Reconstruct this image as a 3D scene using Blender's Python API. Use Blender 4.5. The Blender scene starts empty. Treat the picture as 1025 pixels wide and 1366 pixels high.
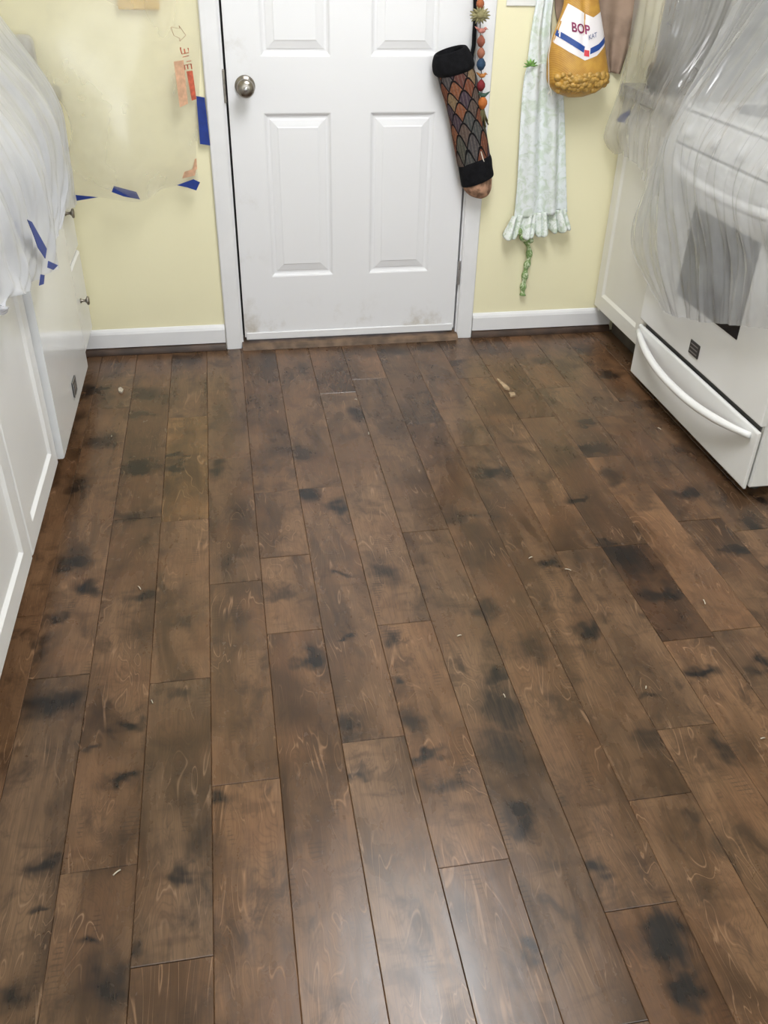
import bpy, bmesh, math, random
import numpy as np
from mathutils import Vector, Matrix, noise

# ------------------------------------------------------------------ camera
CAM = (-0.4443, -3.1830, 1.3443)
ROT = (0.984137, -0.019611, -0.170274)
FPX = 1173.64
sc = bpy.context.scene
col = sc.collection
cd = bpy.data.cameras.new('camera'); cam = bpy.data.objects.new('camera', cd); col.objects.link(cam)
cam.location = CAM; cam.rotation_euler = ROT
cd.sensor_fit = 'HORIZONTAL'; cd.sensor_width = 36.0; cd.lens = FPX / 1025.0 * 36.0
cd.clip_start = 0.02; cd.clip_end = 60
sc.camera = cam
# ------------------------------------------------------------------ world, lights, exposure
w = bpy.data.worlds.new('world'); sc.world = w; w.use_nodes = True
w.node_tree.nodes['Background'].inputs[0].default_value = (0.80, 0.88, 1.0, 1)
w.node_tree.nodes['Background'].inputs[1].default_value = 1.0

def area(name, loc, rot, sx, sy, power, color):
    l = bpy.data.lights.new(name, 'AREA'); l.shape = 'RECTANGLE'; l.size = sx; l.size_y = sy
    l.energy = power; l.color = color
    o = bpy.data.objects.new(name, l); col.objects.link(o); o.location = loc; o.rotation_euler = rot
    return o
# added soft fill light, set in an invented window behind the camera
area('fill_light', (0.1, -5.10, 1.45), (math.radians(90), 0, 0), 2.6, 1.7, 42, (0.93, 0.97, 1.0))
LAMP_STRENGTH = 17.0            # the fluorescent ceiling fixture over the middle of the kitchen
LAMP_C = (0.12, -1.44); LAMP_S = (0.62, 1.22)
sc.view_settings.view_transform = 'Standard'
sc.view_settings.look = 'None'
sc.view_settings.exposure = 0.14
sc.view_settings.gamma = 1.0
sc.cycles.max_bounces = 7; sc.cycles.diffuse_bounces = 4; sc.cycles.glossy_bounces = 3; sc.cycles.transparent_max_bounces = 10
sc.view_settings.use_curve_mapping = False

# ------------------------------------------------------------------ helpers
Rm = Matrix.Rotation(ROT[2], 3, 'Z') @ Matrix.Rotation(ROT[1], 3, 'Y') @ Matrix.Rotation(ROT[0], 3, 'X')
def at(u, v, axis, val):
    """photograph measurement (pixel) -> point on the plane axis = val"""
    d = Rm @ Vector(((u - 512.5) / FPX, -(v - 683.0) / FPX, -1.0))
    t = (val - CAM[axis]) / d[axis]
    return Vector(CAM) + d * t

def prop(o, label=None, cat=None, group=None, kind=None):
    if label: o['label'] = label
    if cat: o['category'] = cat
    if group: o['group'] = group
    if kind: o['kind'] = kind
    return o

def empty(name, loc, label, cat, group=None):
    o = bpy.data.objects.new(name, None); col.objects.link(o); o.location = loc
    o.empty_display_size = 0.05
    return prop(o, label, cat, group)

def link(name, me, mat, parent=None):
    o = bpy.data.objects.new(name, me); col.objects.link(o)
    if mat is not None: me.materials.append(mat)
    if parent is not None:
        o.parent = parent
        if parent.type == 'EMPTY': o.matrix_parent_inverse = Matrix.Translation(-Vector(parent.location))
    return o

class B:
    """collects shapes for ONE mesh object"""
    def __init__(s): s.bm = bmesh.new()
    def box(s, x0, x1, y0, y1, z0, z1, bev=0.0, seg=1):
        r = bmesh.ops.create_cube(s.bm, size=1.0)
        for v in r['verts']:
            v.co = Vector(((x0 + x1) / 2 + v.co.x * (x1 - x0), (y0 + y1) / 2 + v.co.y * (y1 - y0), (z0 + z1) / 2 + v.co.z * (z1 - z0)))
        if bev > 0:
            es = list({e for v in r['verts'] for e in v.link_edges})
            bmesh.ops.bevel(s.bm, geom=es, offset=bev, segments=seg, profile=0.5, affect='EDGES')
        return s
    def faces(s, vs, fs):
        b = [s.bm.verts.new(v) for v in vs]
        for f in fs:
            try: s.bm.faces.new([b[i] for i in f])
            except ValueError: pass
        return s
    def tube(s, pts, rad, n=10, cap=True, flat=1.0):
        pts = [Vector(p) for p in pts]
        rings = []; ref = Vector((0.31, 0.52, 0.79))
        for i, p in enumerate(pts):
            t = (pts[min(i + 1, len(pts) - 1)] - pts[max(i - 1, 0)]).normalized()
            a = t.cross(ref)
            if a.length < 1e-3: a = t.cross(Vector((1, 0, 0)))
            a.normalize(); b = t.cross(a).normalized()
            r = rad[i] if isinstance(rad, (list, tuple)) else rad
            rings.append([s.bm.verts.new(p + a * math.cos(2 * math.pi * k / n) * r + b * math.sin(2 * math.pi * k / n) * r * flat) for k in range(n)])
        for i in range(len(rings) - 1):
            for k in range(n):
                s.bm.faces.new([rings[i][k], rings[i][(k + 1) % n], rings[i + 1][(k + 1) % n], rings[i + 1][k]])
        if cap:
            s.bm.faces.new(rings[0][::-1]); s.bm.faces.new(rings[-1])
        return s
    def lathe(s, prof, org, axis, n=24):
        """prof: (radius, height along axis)"""
        axis = Vector(axis).normalized(); ref = Vector((0, 0, 1)) if abs(axis.z) < .9 else Vector((1, 0, 0))
        a = axis.cross(ref).normalized(); b = axis.cross(a).normalized(); org = Vector(org)
        rings = [[s.bm.verts.new(org + axis * h + (a * math.cos(2 * math.pi * k / n) + b * math.sin(2 * math.pi * k / n)) * max(r, 1e-5)) for k in range(n)] for r, h in prof]
        for i in range(len(rings) - 1):
            for k in range(n):
                s.bm.faces.new([rings[i][k], rings[i][(k + 1) % n], rings[i + 1][(k + 1) % n], rings[i + 1][k]])
        s.bm.faces.new(rings[0][::-1]); s.bm.faces.new(rings[-1])
        return s
    def ball(s, c, rx, ry, rz, rot=None, seg=12, rings=8):
        r = bmesh.ops.create_uvsphere(s.bm, u_segments=seg, v_segments=rings, radius=1.0)
        M = rot or Matrix.Identity(3)
        for v in r['verts']: v.co = Vector(c) + M @ Vector((v.co.x * rx, v.co.y * ry, v.co.z * rz))
        return s
    def prism(s, prof, x0, x1, axis=0):
        """extrude a closed 2-D profile along an axis; profile coordinates fill the two other axes in order"""
        n = len(prof); A = []
        for e in (x0, x1):
            for (p, q) in prof:
                c = [p, q]; c.insert(axis, e); A.append(s.bm.verts.new(c))
        for i in range(n):
            j = (i + 1) % n; s.bm.faces.new([A[i], A[j], A[n + j], A[n + i]])
        s.bm.faces.new(A[:n][::-1]); s.bm.faces.new(A[n:])
        return s
    def grid(s, P, uv=False):
        """P: rows x cols of points"""
        R, C = len(P), len(P[0])
        V = [[s.bm.verts.new(P[i][j]) for j in range(C)] for i in range(R)]
        lay = s.bm.loops.layers.uv.verify() if uv else None
        for i in range(R - 1):
            for j in range(C - 1):
                f = s.bm.faces.new([V[i][j], V[i][j + 1], V[i + 1][j + 1], V[i + 1][j]])
                if uv:
                    for l, (a, b) in zip(f.loops, ((i, j), (i, j + 1), (i + 1, j + 1), (i + 1, j))):
                        l[lay].uv = (b / (C - 1), a / (R - 1))
        return s
    def out(s, name, mat, parent=None, smooth=False, angle=None, fixn=True):
        if fixn: bmesh.ops.recalc_face_normals(s.bm, faces=s.bm.faces[:])
        me = bpy.data.meshes.new(name); s.bm.to_mesh(me); s.bm.free()
        if smooth or angle:
            me.polygons.foreach_set('use_smooth', [True] * len(me.polygons))
            if angle: me.set_sharp_from_angle(angle=math.radians(angle))
        me.update()
        return link(name, me, mat, parent)

# ------------------------------------------------------------------ materials
class N:
    def __init__(s, name):
        s.m = bpy.data.materials.new(name); s.m.use_nodes = True; s.t = s.m.node_tree; s.t.nodes.clear()
        s.o = s.t.nodes.new('ShaderNodeOutputMaterial')
    def n(s, typ, **k):
        x = s.t.nodes.new('ShaderNode' + typ)
        for a, b in k.items(): setattr(x, a, b)
        return x
    def l(s, a, b): s.t.links.new(a, b)
    def put(s, sock, v):
        if isinstance(v, bpy.types.NodeSocket): s.l(v, sock)
        elif isinstance(v, (tuple, list)) and len(v) == 3 and sock.type == 'RGBA': sock.default_value = (*v, 1)
        else: sock.default_value = v
    def math(s, op, a, b=None, c=None, clamp=False):
        x = s.n('Math', operation=op, use_clamp=clamp); s.put(x.inputs[0], a)
        if b is not None: s.put(x.inputs[1], b)
        if c is not None: s.put(x.inputs[2], c)
        return x.outputs[0]
    def vec(s, op, a, b=None):
        x = s.n('VectorMath', operation=op); s.put(x.inputs[0], a)
        if b is not None: s.put(x.inputs[1], b)
        return x.outputs['Value'] if op in ('LENGTH', 'DOT_PRODUCT') else x.outputs[0]
    def mix(s, f, a, b, blend='MIX'):
        x = s.n('Mix', data_type='RGBA', blend_type=blend); s.put(x.inputs['Factor'], f); s.put(x.inputs[6], a); s.put(x.inputs[7], b)
        return x.outputs[2]
    def noise(s, v, scale=5, detail=3, rough=.5, dist=0.0):
        x = s.n('TexNoise'); s.put(x.inputs['Vector'], v); x.inputs['Scale'].default_value = scale; x.inputs['Detail'].default_value = detail
        x.inputs['Roughness'].default_value = rough; x.inputs['Distortion'].default_value = dist
        return x.outputs['Fac']
    def smooth(s, v, a, b, lo=0.0, hi=1.0):
        x = s.n('MapRange', interpolation_type='SMOOTHSTEP'); s.put(x.inputs[0], v)
        for i, q in zip((1, 2, 3, 4), (a, b, lo, hi)): x.inputs[i].default_value = q
        return x.outputs[0]
    def obj(s): return s.n('TexCoord').outputs['Object']
    def uv(s): return s.n('TexCoord').outputs['UV']
    def bsdf(s, color, rough=.5, spec=.5, metal=0.0, normal=None, **kw):
        b = s.n('BsdfPrincipled'); s.put(b.inputs['Base Color'], color); s.put(b.inputs['Roughness'], rough)
        s.put(b.inputs['Specular IOR Level'], spec); s.put(b.inputs['Metallic'], metal)
        if normal is not None: s.l(normal, b.inputs['Normal'])
        for k, v in kw.items(): s.put(b.inputs[k.replace('_', ' ')], v)
        return b.outputs[0]
    def bump(s, h, strength=.2, dist=.01):
        b = s.n('Bump'); b.inputs['Strength'].default_value = strength; b.inputs['Distance'].default_value = dist; s.l(h, b.inputs['Height'])
        return b.outputs[0]
    def done(s, sh): s.l(sh, s.o.inputs[0]); return s.m

def plain(name, c, rough=.5, var=.06, scale=18, bump=0.0, bscale=200, metal=0.0, spec=.5):
    k = N(name); p = k.obj(); f = k.noise(p, scale, 3)
    c2 = tuple(max(0, q * (1 - 2.2 * var)) for q in c)
    cc = k.mix(k.smooth(f, .3, .7), c, c2) if var else c
    nm = k.bump(k.noise(p, bscale, 2), bump, .004) if bump else None
    return k.done(k.bsdf(cc, rough, spec, metal, nm))

M = {}
M['wall'] = plain('wall_yellow_paint', (.87, .82, .565), .55, .015, 3, .05, 160)
M['ceiling'] = plain('ceiling_white', (.8, .8, .78), .7, .02, 4, .1, 90)
M['trim'] = plain('trim_white_paint', (.80, .80, .815), .35, .02, 9, .03, 60)
M['cab'] = plain('cabinet_white_paint', (.82, .825, .83), .28, .015, 5, .02, 40)
M['cabr'] = plain('cabinet_warm_white_paint', (.80, .79, .75), .35, .02, 5, .02, 40)
M['gloss'] = plain('appliance_white_enamel', (.80, .81, .82), .12, .01, 5)
M['range'] = plain('range_white_enamel', (.79, .79, .785), .22, .012, 6)
M['counter'] = plain('counter_laminate', (.42, .41, .39), .3, .15, 60)
M['dark'] = plain('dark_gap', (.012, .011, .010), .8, .1, 20)
M['rubber'] = plain('dark_weatherstrip', (.03, .028, .025), .6, .1, 20)
M['toe'] = plain('toe_kick_board', (.10, .085, .07), .6, .2, 12)
M['nickel'] = plain('brushed_nickel', (.36, .33, .29), .28, .12, 60, .1, 300, 1.0)
M['steel'] = plain('hinge_steel', (.62, .62, .63), .3, .08, 40, 0, 1, 1.0)
M['blackglass'] = plain('oven_glass', (.015, .016, .018), .08, .1, 6)
M['badge'] = plain('badge_grey', (.09, .09, .09), .3, .1, 30, 0, 1, .6)
M['badge_l'] = plain('badge_silver', (.45, .45, .46), .3, .06, 30, 0, 1, .8)
M['tape'] = plain('painters_tape_blue', (.006, .035, .26), .55, .1, 40, .15, 120)
M['black_knit'] = plain('black_ribbed_knit', (.010, .010, .012), .9, .2, 60, .5, 320, spec=.15)
M['tan_knit'] = plain('tan_knit', (.55, .32, .21), .85, .30, 45, .5, 260, spec=.2)
M['shoe'] = plain('shoe_moulding_wood', (.075, .042, .026), .45, .25, 14)
M['oak'] = plain('threshold_wood', (.20, .125, .075), .5, .25, 24)
M['cord'] = plain('dark_cord', (.05, .04, .035), .8, .1)
M['plate'] = plain('switch_plate', (.82, .82, .80), .3, .01)
M['ochre'] = plain('ochre_wood', (.62, .40, .08), .5, .1, 20)
M['wire'] = plain('appliance_grey', (.45, .44, .44), .35, .1, 20)
M['dark_item'] = plain('dark_item_surface', (.028, .028, .03), .35, .1, 20)
M['splash'] = plain('grey_backsplash', (.16, .158, .155), .3, .06, 20)
M['gapgrey'] = plain('drawer_gap_shade', (.10, .10, .10), .6, .1)
M['chip'] = plain('pale_wood_chip', (.50, .36, .22), .7, .2, 60)
M['chipw'] = plain('pale_shaving', (.70, .62, .50), .7, .2, 60)
M['brownbag'] = plain('brown_cloth', (.38, .27, .20), .75, .18, 14, .2, 60)

def door_mat():
    k = N('door_white_paint'); p = k.obj()
    sx = k.n('SeparateXYZ'); k.l(p, sx.inputs[0])
    d = k.noise(p, 7, 5, .65)
    left = k.smooth(sx.outputs[0], -.27, -.41)
    low = k.smooth(sx.outputs[2], .22, .03)
    g = k.math('MULTIPLY', k.smooth(d, .50, .74), k.math('MAXIMUM', k.math('MULTIPLY', left, .55), low))
    c = k.mix(g, (.80, .80, .82), (.50, .45, .38))
    return k.done(k.bsdf(c, .32, .5, 0, k.bump(k.noise(p, 55, 3), .04, .004)))
M['door'] = door_mat()

def wood_mat():
    k = N('floor_stained_maple')
    oi = k.n('ObjectInfo'); p = k.obj()
    off = k.vec('SCALE', (1, 1, 1)); sn = off.node; k.l(k.math('MULTIPLY', oi.outputs['Random'], 37.0), sn.inputs[3])
    q = k.vec('ADD', p, off)
    q2 = k.vec('MULTIPLY', q, (1.0, .26, 1.0))
    q3 = k.vec('MULTIPLY', q, (1.0, .05, 1.0))
    big = k.noise(q2, 9, 3, .6, .6)
    blot = k.noise(k.vec('MULTIPLY', q, (1, .62, 1)), 20, 4, .66, .5)
    fine = k.noise(q3, 260, 2, .6)
    # stained wood: mid brown, warm brown and grey brown zones
    c = k.mix(k.smooth(big, .28, .72), (.050, .028, .0152), (.182, .107, .060))
    c = k.mix(k.smooth(blot, .48, .72, 0, .82), c, (.036, .0208, .0125))
    c = k.mix(k.smooth(k.noise(k.vec('MULTIPLY', q, (.55, 1.3, 1)), 17, 3, .6, .6), .50, .70, 0, .55), c, (.050, .027, .015))
    c = k.mix(k.smooth(k.noise(q, 6, 1), .46, .70, 0, .5), c, (.155, .082, .043))
    # contour lines of the figure
    cont = k.noise(k.vec('MULTIPLY', q, (1, .20, 1)), 13, 2, .5, 1.1)
    fr = k.math('PINGPONG', k.math('MULTIPLY', cont, 11.0), .5)
    ln = k.smooth(fr, .07, .0)
    area_m = k.smooth(k.noise(q, 8, 2), .44, .62)
    ln = k.math('MULTIPLY', k.math('MULTIPLY', ln, area_m), .62)
    c = k.mix(ln, c, (.30, .19, .12))
    fr2 = k.smooth(k.math('PINGPONG', k.math('MULTIPLY', cont, 34.0), .5), .22, .0, 0, .26)
    c = k.mix(fr2, c, (.036, .022, .015))
    c = k.mix(k.smooth(fine, .35, .75, 0, .32), c, (.035, .022, .015))
    # short cross-grain tool marks
    wv = k.n('TexWave', wave_type='BANDS', bands_direction='Y'); k.l(q, wv.inputs['Vector']); wv.inputs['Scale'].default_value = 34; wv.inputs['Distortion'].default_value = 2.0
    tm = k.math('MULTIPLY', k.smooth(wv.outputs['Fac'], .62, .95), k.smooth(k.noise(k.vec('MULTIPLY', q, (1, .3, 1)), 26, 1), .64, .72))
    c = k.mix(k.math('MULTIPLY', tm, .45), c, (.028, .018, .013))
    c = k.mix(1.0, k.mix(1.0, c, (1.05, 1.0, .94), 'MULTIPLY'), oi.outputs['Color'], 'MULTIPLY')
    # knots and dark stains of the single board (board properties spot_1 .. spot_6, size_1 .. size_6)
    wob = k.n('TexNoise'); k.l(q, wob.inputs['Vector']); wob.inputs['Scale'].default_value = 15; wob.inputs['Detail'].default_value = 2; wob.inputs['Roughness'].default_value = .65
    wv3 = k.vec('MULTIPLY', k.vec('SUBTRACT', wob.outputs['Color'], (.5, .5, .5)), (.085, .13, 0))
    pw = k.vec('ADD', k.vec('MULTIPLY', p, (1, 1, 0)), wv3)
    tot = None
    for i in range(1, 7):
        a = k.n('Attribute', attribute_type='OBJECT', attribute_name='spot_%d' % i)
        b = k.n('Attribute', attribute_type='OBJECT', attribute_name='size_%d' % i)
        sp = k.n('SeparateXYZ'); k.l(b.outputs['Vector'], sp.inputs[0])
        cb = k.n('CombineXYZ'); k.l(sp.outputs[0], cb.inputs[0]); k.l(sp.outputs[1], cb.inputs[1]); cb.inputs[2].default_value = 1
        d = k.vec('LENGTH', k.vec('DIVIDE', k.vec('SUBTRACT', pw, a.outputs['Vector']), cb.outputs[0]))
        mm = k.math('MULTIPLY', k.smooth(d, 1.45, .22), sp.outputs[2])
        tot = mm if tot is None else k.math('MAXIMUM', tot, mm)
    kn = k.math('MULTIPLY', k.math('MULTIPLY', tot, 1.22), k.smooth(fine, .3, .7, .80, 1.0), clamp=True)
    c = k.mix(kn, c, (.0085, .0062, .0055))
    rough = k.math('ADD', k.smooth(big, .2, .8, .18, .28), k.math('MULTIPLY', blot, .10))
    h = k.noise(k.vec('MULTIPLY', q, (1, .4, 1)), 18, 2)
    return k.done(k.bsdf(c, rough, .44, 0, k.bump(h, .13, .006)))
M['wood'] = wood_mat()

def film_mat(name, tint, opac, rough=.22, bump=.12, gloss=.5):
    """thin polythene: partly clear, partly milky, glossy"""
    k = N(name); p = k.obj()
    n1 = k.noise(p, 5, 3, .55, .4); n2 = k.noise(k.vec('MULTIPLY', p, (1, 1, .35)), 26, 3, .6, .8)
    nm = k.bump(k.math('ADD', n1, k.math('MULTIPLY', n2, .22)), bump, .03)
    milk = k.n('BsdfDiffuse'); k.put(milk.inputs[0], tint)
    if bump > .06: k.l(nm, milk.inputs['Normal'])
    tl = k.n('BsdfTranslucent'); k.put(tl.inputs[0], tint)
    m1 = k.n('MixShader'); m1.inputs[0].default_value = .5; k.l(milk.outputs[0], m1.inputs[1]); k.l(tl.outputs[0], m1.inputs[2])
    tr = k.n('BsdfTransparent'); tr.inputs[0].default_value = (.98, .98, .98, 1)
    m2 = k.n('MixShader'); k.l(k.smooth(n1, .3, .72, opac - .08, opac + .08), m2.inputs[0])
    k.l(tr.outputs[0], m2.inputs[1]); k.l(m1.outputs[0], m2.inputs[2])
    gl = k.n('BsdfGlossy'); gl.inputs[0].default_value = (1, 1, 1, 1); gl.inputs['Roughness'].default_value = rough; k.l(nm, gl.inputs['Normal'])
    fr = k.n('LayerWeight'); fr.inputs[0].default_value = .5; k.l(nm, fr.inputs['Normal'])
    f5 = k.math('ADD', k.math('MULTIPLY', k.math('POWER', fr.outputs['Facing'], 4.0), gloss), .045, clamp=True)
    m3 = k.n('MixShader'); k.l(f5, m3.inputs[0]); k.l(m2.outputs[0], m3.inputs[1]); k.l(gl.outputs[0], m3.inputs[2])
    return k.done(m3.outputs[0])
M['film_c'] = film_mat('plastic_film_milky', (.78, .80, .85), .74, .16, .22)
M['film_d'] = film_mat('plastic_film_clear', (.90, .88, .80), .28, .25, .05, .3)
M['film_a'] = film_mat('plastic_film_grey', (.64, .645, .655), .50, .15, .16, .6)
M['film_b'] = film_mat('plastic_film_soft', (.70, .685, .665), .40, .16, .16, .6)
M['redprint'] = plain('faded_red_print', (.72, .16, .09), .5, .2, 60)
M['paleprint'] = plain('pale_orange_print', (.78, .47, .30), .5, .12, 60)
M['brownprint'] = plain('brown_line_print', (.42, .22, .13), .5, .1, 60)

def knit_mat():
    k = N('scallop_knit'); uv = k.uv()
    s = k.n('SeparateXYZ'); k.l(uv, s.inputs[0])
    u = k.math('MULTIPLY', s.outputs[0], 8.0); w_ = k.math('MULTIPLY', k.math('SUBTRACT', 1.0, s.outputs[1]), 8.0)
    row = k.math('FLOOR', w_); f = k.math('SUBTRACT', w_, row)
    half = k.math('MULTIPLY', k.math('MODULO', row, 2.0), .5)
    uu = k.math('ADD', u, half); iu = k.math('FLOOR', uu); x = k.math('SUBTRACT', uu, iu)
    ax = k.math('ABSOLUTE', k.math('SUBTRACT', k.math('MULTIPLY', x, 2.0), 1.0))
    arch = k.math('SUBTRACT', 1.0, k.math('POWER', ax, 1.5))
    above = k.math('GREATER_THAN', f, arch)
    half2 = k.math('SUBTRACT', .5, half); iu2 = k.math('FLOOR', k.math('ADD', u, half2))
    ia = k.math('ADD', row, above)
    ib = k.math('ADD', k.math('MULTIPLY', iu, k.math('SUBTRACT', 1.0, above)), k.math('MULTIPLY', iu2, above))
    e = k.math('ABSOLUTE', k.math('SUBTRACT', f, arch))
    cb = k.n('CombineXYZ'); k.l(ia, cb.inputs[0]); k.l(ib, cb.inputs[1])
    wn = k.n('TexWhiteNoise', noise_dimensions='3D'); k.l(cb.outputs[0], wn.inputs['Vector'])
    r = k.n('ValToRGB'); r.color_ramp.interpolation = 'CONSTANT'
    cs = [(.0, (.10, .095, .10)), (.14, (.24, .085, .045)), (.28, (.085, .06, .085)), (.42, (.10, .105, .085)), (.56, (.30, .12, .06)), (.68, (.14, .105, .09)), (.78, (.32, .23, .13)), (.86, (.16, .065, .055)), (.94, (.09, .10, .10))]
    el = r.color_ramp.elements
    el[0].position = 0; el[0].color = (*cs[0][1], 1); el[1].position = cs[1][0]; el[1].color = (*cs[1][1], 1)
    for ps, c in cs[2:]:
        ce = el.new(ps); ce.color = (*c, 1)
    k.l(wn.outputs['Value'], r.inputs[0]); r_out = k.mix(1.0, r.outputs[0], (.72, .68, .66), 'MULTIPLY')
    # fan stripes inside each scale
    st = k.math('PINGPONG', k.math('MULTIPLY', x, 4.0), .5)
    c = k.mix(k.smooth(st, .22, .45, 0, .20), r_out, (.30, .25, .21))
    n = k.noise(k.obj(), 170, 2)
    c = k.mix(k.smooth(n, .4, .7, 0, .4), c, (.04, .03, .03))
    c = k.mix(k.smooth(e, .17, .09), c, (.008, .007, .008))
    return k.done(k.bsdf(c, .9, .15, 0, k.bump(n, .5, .004)))
M['knit'] = knit_mat()

def apron_mat(name, base, leaf, sc_, lo, hi):
    k = N(name); p = k.obj(); n = k.noise(p, sc_, 3, .55, 1.2); n2 = k.noise(p, sc_ * 2.7, 2, .5, .5)
    c = k.mix(k.smooth(n, lo, hi, 0, .85), base, leaf)
    c = k.mix(k.smooth(n2, .56, .66, 0, .35), c, tuple(x * .8 for x in leaf))
    return k.done(k.bsdf(c, .8, .2, 0, k.bump(k.noise(p, 300, 2), .2, .003)))
M['apron'] = apron_mat('apron_pale_green_print', (.78, .82, .83), (.60, .68, .58), 24, .42, .66)
M['ruffle'] = apron_mat('apron_ruffle_print', (.80, .84, .82), (.52, .61, .48), 44, .44, .64)
M['tie'] = apron_mat('apron_tie_print', (.66, .72, .52), (.13, .26, .05), 80, .36, .54)
M['leaf'] = plain('bright_green_print', (.24, .48, .12), .8, .2, 90)

def netbag_mat():
    k = N('golden_net_bag'); p = k.obj(); n = k.noise(p, 30, 3)
    w1 = k.n('TexWave', wave_type='BANDS', bands_direction='DIAGONAL'); k.l(p, w1.inputs['Vector']); w1.inputs['Scale'].default_value = 95; w1.inputs['Distortion'].default_value = 1
    c = k.mix(k.smooth(n, .3, .7), (.56, .30, .045), (.42, .20, .03))
    c = k.mix(k.math('MULTIPLY', w1.outputs['Fac'], .35), c, (.66, .42, .12))
    return k.done(k.bsdf(c, .38, .5, 0, k.bump(w1.outputs['Fac'], .15, .002)))
M['net'] = netbag_mat()
M['lump'] = plain('golden_lumps', (.56, .33, .075), .45, .2, 60)
M['blabel'] = plain('white_label', (.84, .80, .82), .4, .02)
M['bblue'] = plain('blue_label_band', (.02, .07, .30), .4, .05)
M['bmag'] = plain('magenta_lettering', (.27, .012, .10), .4, .05)
M['bred'] = plain('red_stamp', (.68, .04, .06), .4, .05)
M['bgrey'] = plain('grey_lettering', (.22, .24, .36), .4, .05)
M['string'] = plain('white_string', (.75, .70, .62), .8, .05)

def lamp_mat():
    k = N('lamp_diffuser'); e = k.n('Emission'); e.inputs[0].default_value = (.985, .99, 1.0, 1); e.inputs[1].default_value = LAMP_STRENGTH
    return k.done(e.outputs[0])
M['lamp'] = lamp_mat()

# ================================================================== THE SETTING
XL, XR, YF, ZC = -1.58, 1.66, -5.2, 2.44
# ---- floor: dark subfloor slab + single boards
fl = B().box(XL, XR + .9, YF, .05, -.06, -.0125).out('floor', M['dark'])
prop(fl, 'dark brown hand-scraped wood plank floor of the kitchen', kind='structure')
BW, X0 = .127, -.552
seams_px = {  # end joints seen in the photograph: column -> pixels on the joint
    -4: [(44, 821)], -3: [(78, 903), (150, 545)], -2: [(130, 1160), (200, 690)], -1: [(240, 908), (245, 694), (248, 556), (230, 1283)],
    0: [(328, 1043), (312, 777), (307, 611)], 1: [(382, 742), (368, 656), (355, 846)], 2: [(430, 650), (498, 986)], 3: [(537, 831), (520, 520)],
    4: [(630, 703), (845, 1364), (590, 500)], 5: [(853, 1210), (640, 560)], 6: [(883, 1062), (700, 590)], 7: [(776, 732), (916, 969), (700, 500)],
    8: [(836, 727), (917, 852)], 9: [(806, 609)], 10: [(924, 694)], 11: [(1000, 707)]}
rnd = random.Random(11)
spots = [  # dark knots and stains: u, v, width px, height px, strength
    (193,526,45,12,.55),(183,553,40,10,.6),(191,623,50,16,.85),(138,590,45,18,.7),(103,648,25,20,.8),(98,748,42,26,.9),(121,785,32,26,.9),(177,687,85,12,.6),
    (189,799,40,14,.75),(248,480,40,12,.55),(375,602,40,15,.45),(410,660,32,22,.92),(449,676,32,16,.9),(453,762,32,8,.75),(316,822,34,30,.4),(353,481,60,28,.4),
    (450,505,50,28,.4),(420,461,40,8,.55),(658,629,42,13,.8),(768,667,24,8,.85),(674,541,60,22,.45),(612,690,60,18,.6),(577,719,50,20,.6),(735,750,30,12,.85),
    (528,467,42,12,.65),(573,463,42,12,.6),(612,483,30,6,.6),(721,483,26,6,.6),(778,467,32,8,.6),(818,500,38,10,.75),(781,565,26,8,.7),(783,598,46,13,.75),
    (838,745,46,34,.85),(805,721,42,9,.7),(655,812,30,30,.7),(77,825,24,14,.8),(54,863,20,20,.6),(70,940,80,38,.92),(172,967,38,18,.9),(242,917,22,16,.6),
    (413,877,36,20,.9),(464,851,19,7,.85),(530,907,18,11,.85),(518,850,24,22,.7),(472,971,40,30,.8),(554,960,38,26,.75),(573,1010,55,12,.85),(604,1045,62,20,.65),
    (663,897,34,22,.8),(672,945,55,70,.8),(647,815,22,26,.7),(690,1085,44,34,.85),(487,1033,26,10,.6),(789,836,45,20,.85),(708,861,46,30,.65),(935,898,42,14,.92),
    (884,794,52,14,.85),(1016,887,30,16,.8),(965,1000,26,26,.75),(869,925,32,12,.65),(866,984,42,20,.6),(719,1057,30,20,.5),(166,1040,44,17,.9),(62,1157,44,22,.88),
    (238,1172,24,22,.85),(258,1122,32,48,.5),(297,1063,34,22,.75),(47,1211,18,12,.75),(115,1262,28,16,.8),(148,1312,64,56,.8),(23,1328,64,40,.8),(187,1266,18,22,.7),
    (117,1007,18,10,.8),(705,1107,28,32,.8),(797,1157,32,22,.8),(894,1255,64,58,.95),(916,1313,58,42,.92),(705,1263,16,20,.8),(914,1083,32,24,.55),(962,1134,30,30,.5),
    (925,657,60,12,.85),(985,735,40,16,.85),(870,480,30,14,.7),(770,800,26,10,.4),(676,1001,60,60,.75),(1005,700,30,14,.8),(560,560,50,20,.35),(330,560,40,24,.3),
    (690,470,50,12,.4),(640,470,40,10,.35),(480,470,50,10,.4),(215,462,40,8,.5),(860,540,40,10,.5),(910,600,40,10,.5)]
cols = {}
for k in range(-5, 17):
    ys = sorted({round(at(u, v, 2, 0)[1], 3) for u, v in seams_px.get(k, [])}, reverse=True)
    if not ys: ys = [-rnd.uniform(.25, .9)]
    while ys[-1] > -4.0: ys.append(ys[-1] - rnd.uniform(.62, 1.22))
    if k in (9, 10, 11) or ys[0] < -1.25:
        if ys[0] < -.9: ys.insert(0, ys[0] * rnd.uniform(.35, .55))
    cols[k] = [-.002] + ys
tints = {(8, 2): (.55, .50, .47), (-1, 1): (1.25, 1.22, 1.0), (0, 3): (1.2, 1.13, 1.05), (5, 2): (.95, .85, .75)}
boards = []
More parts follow.
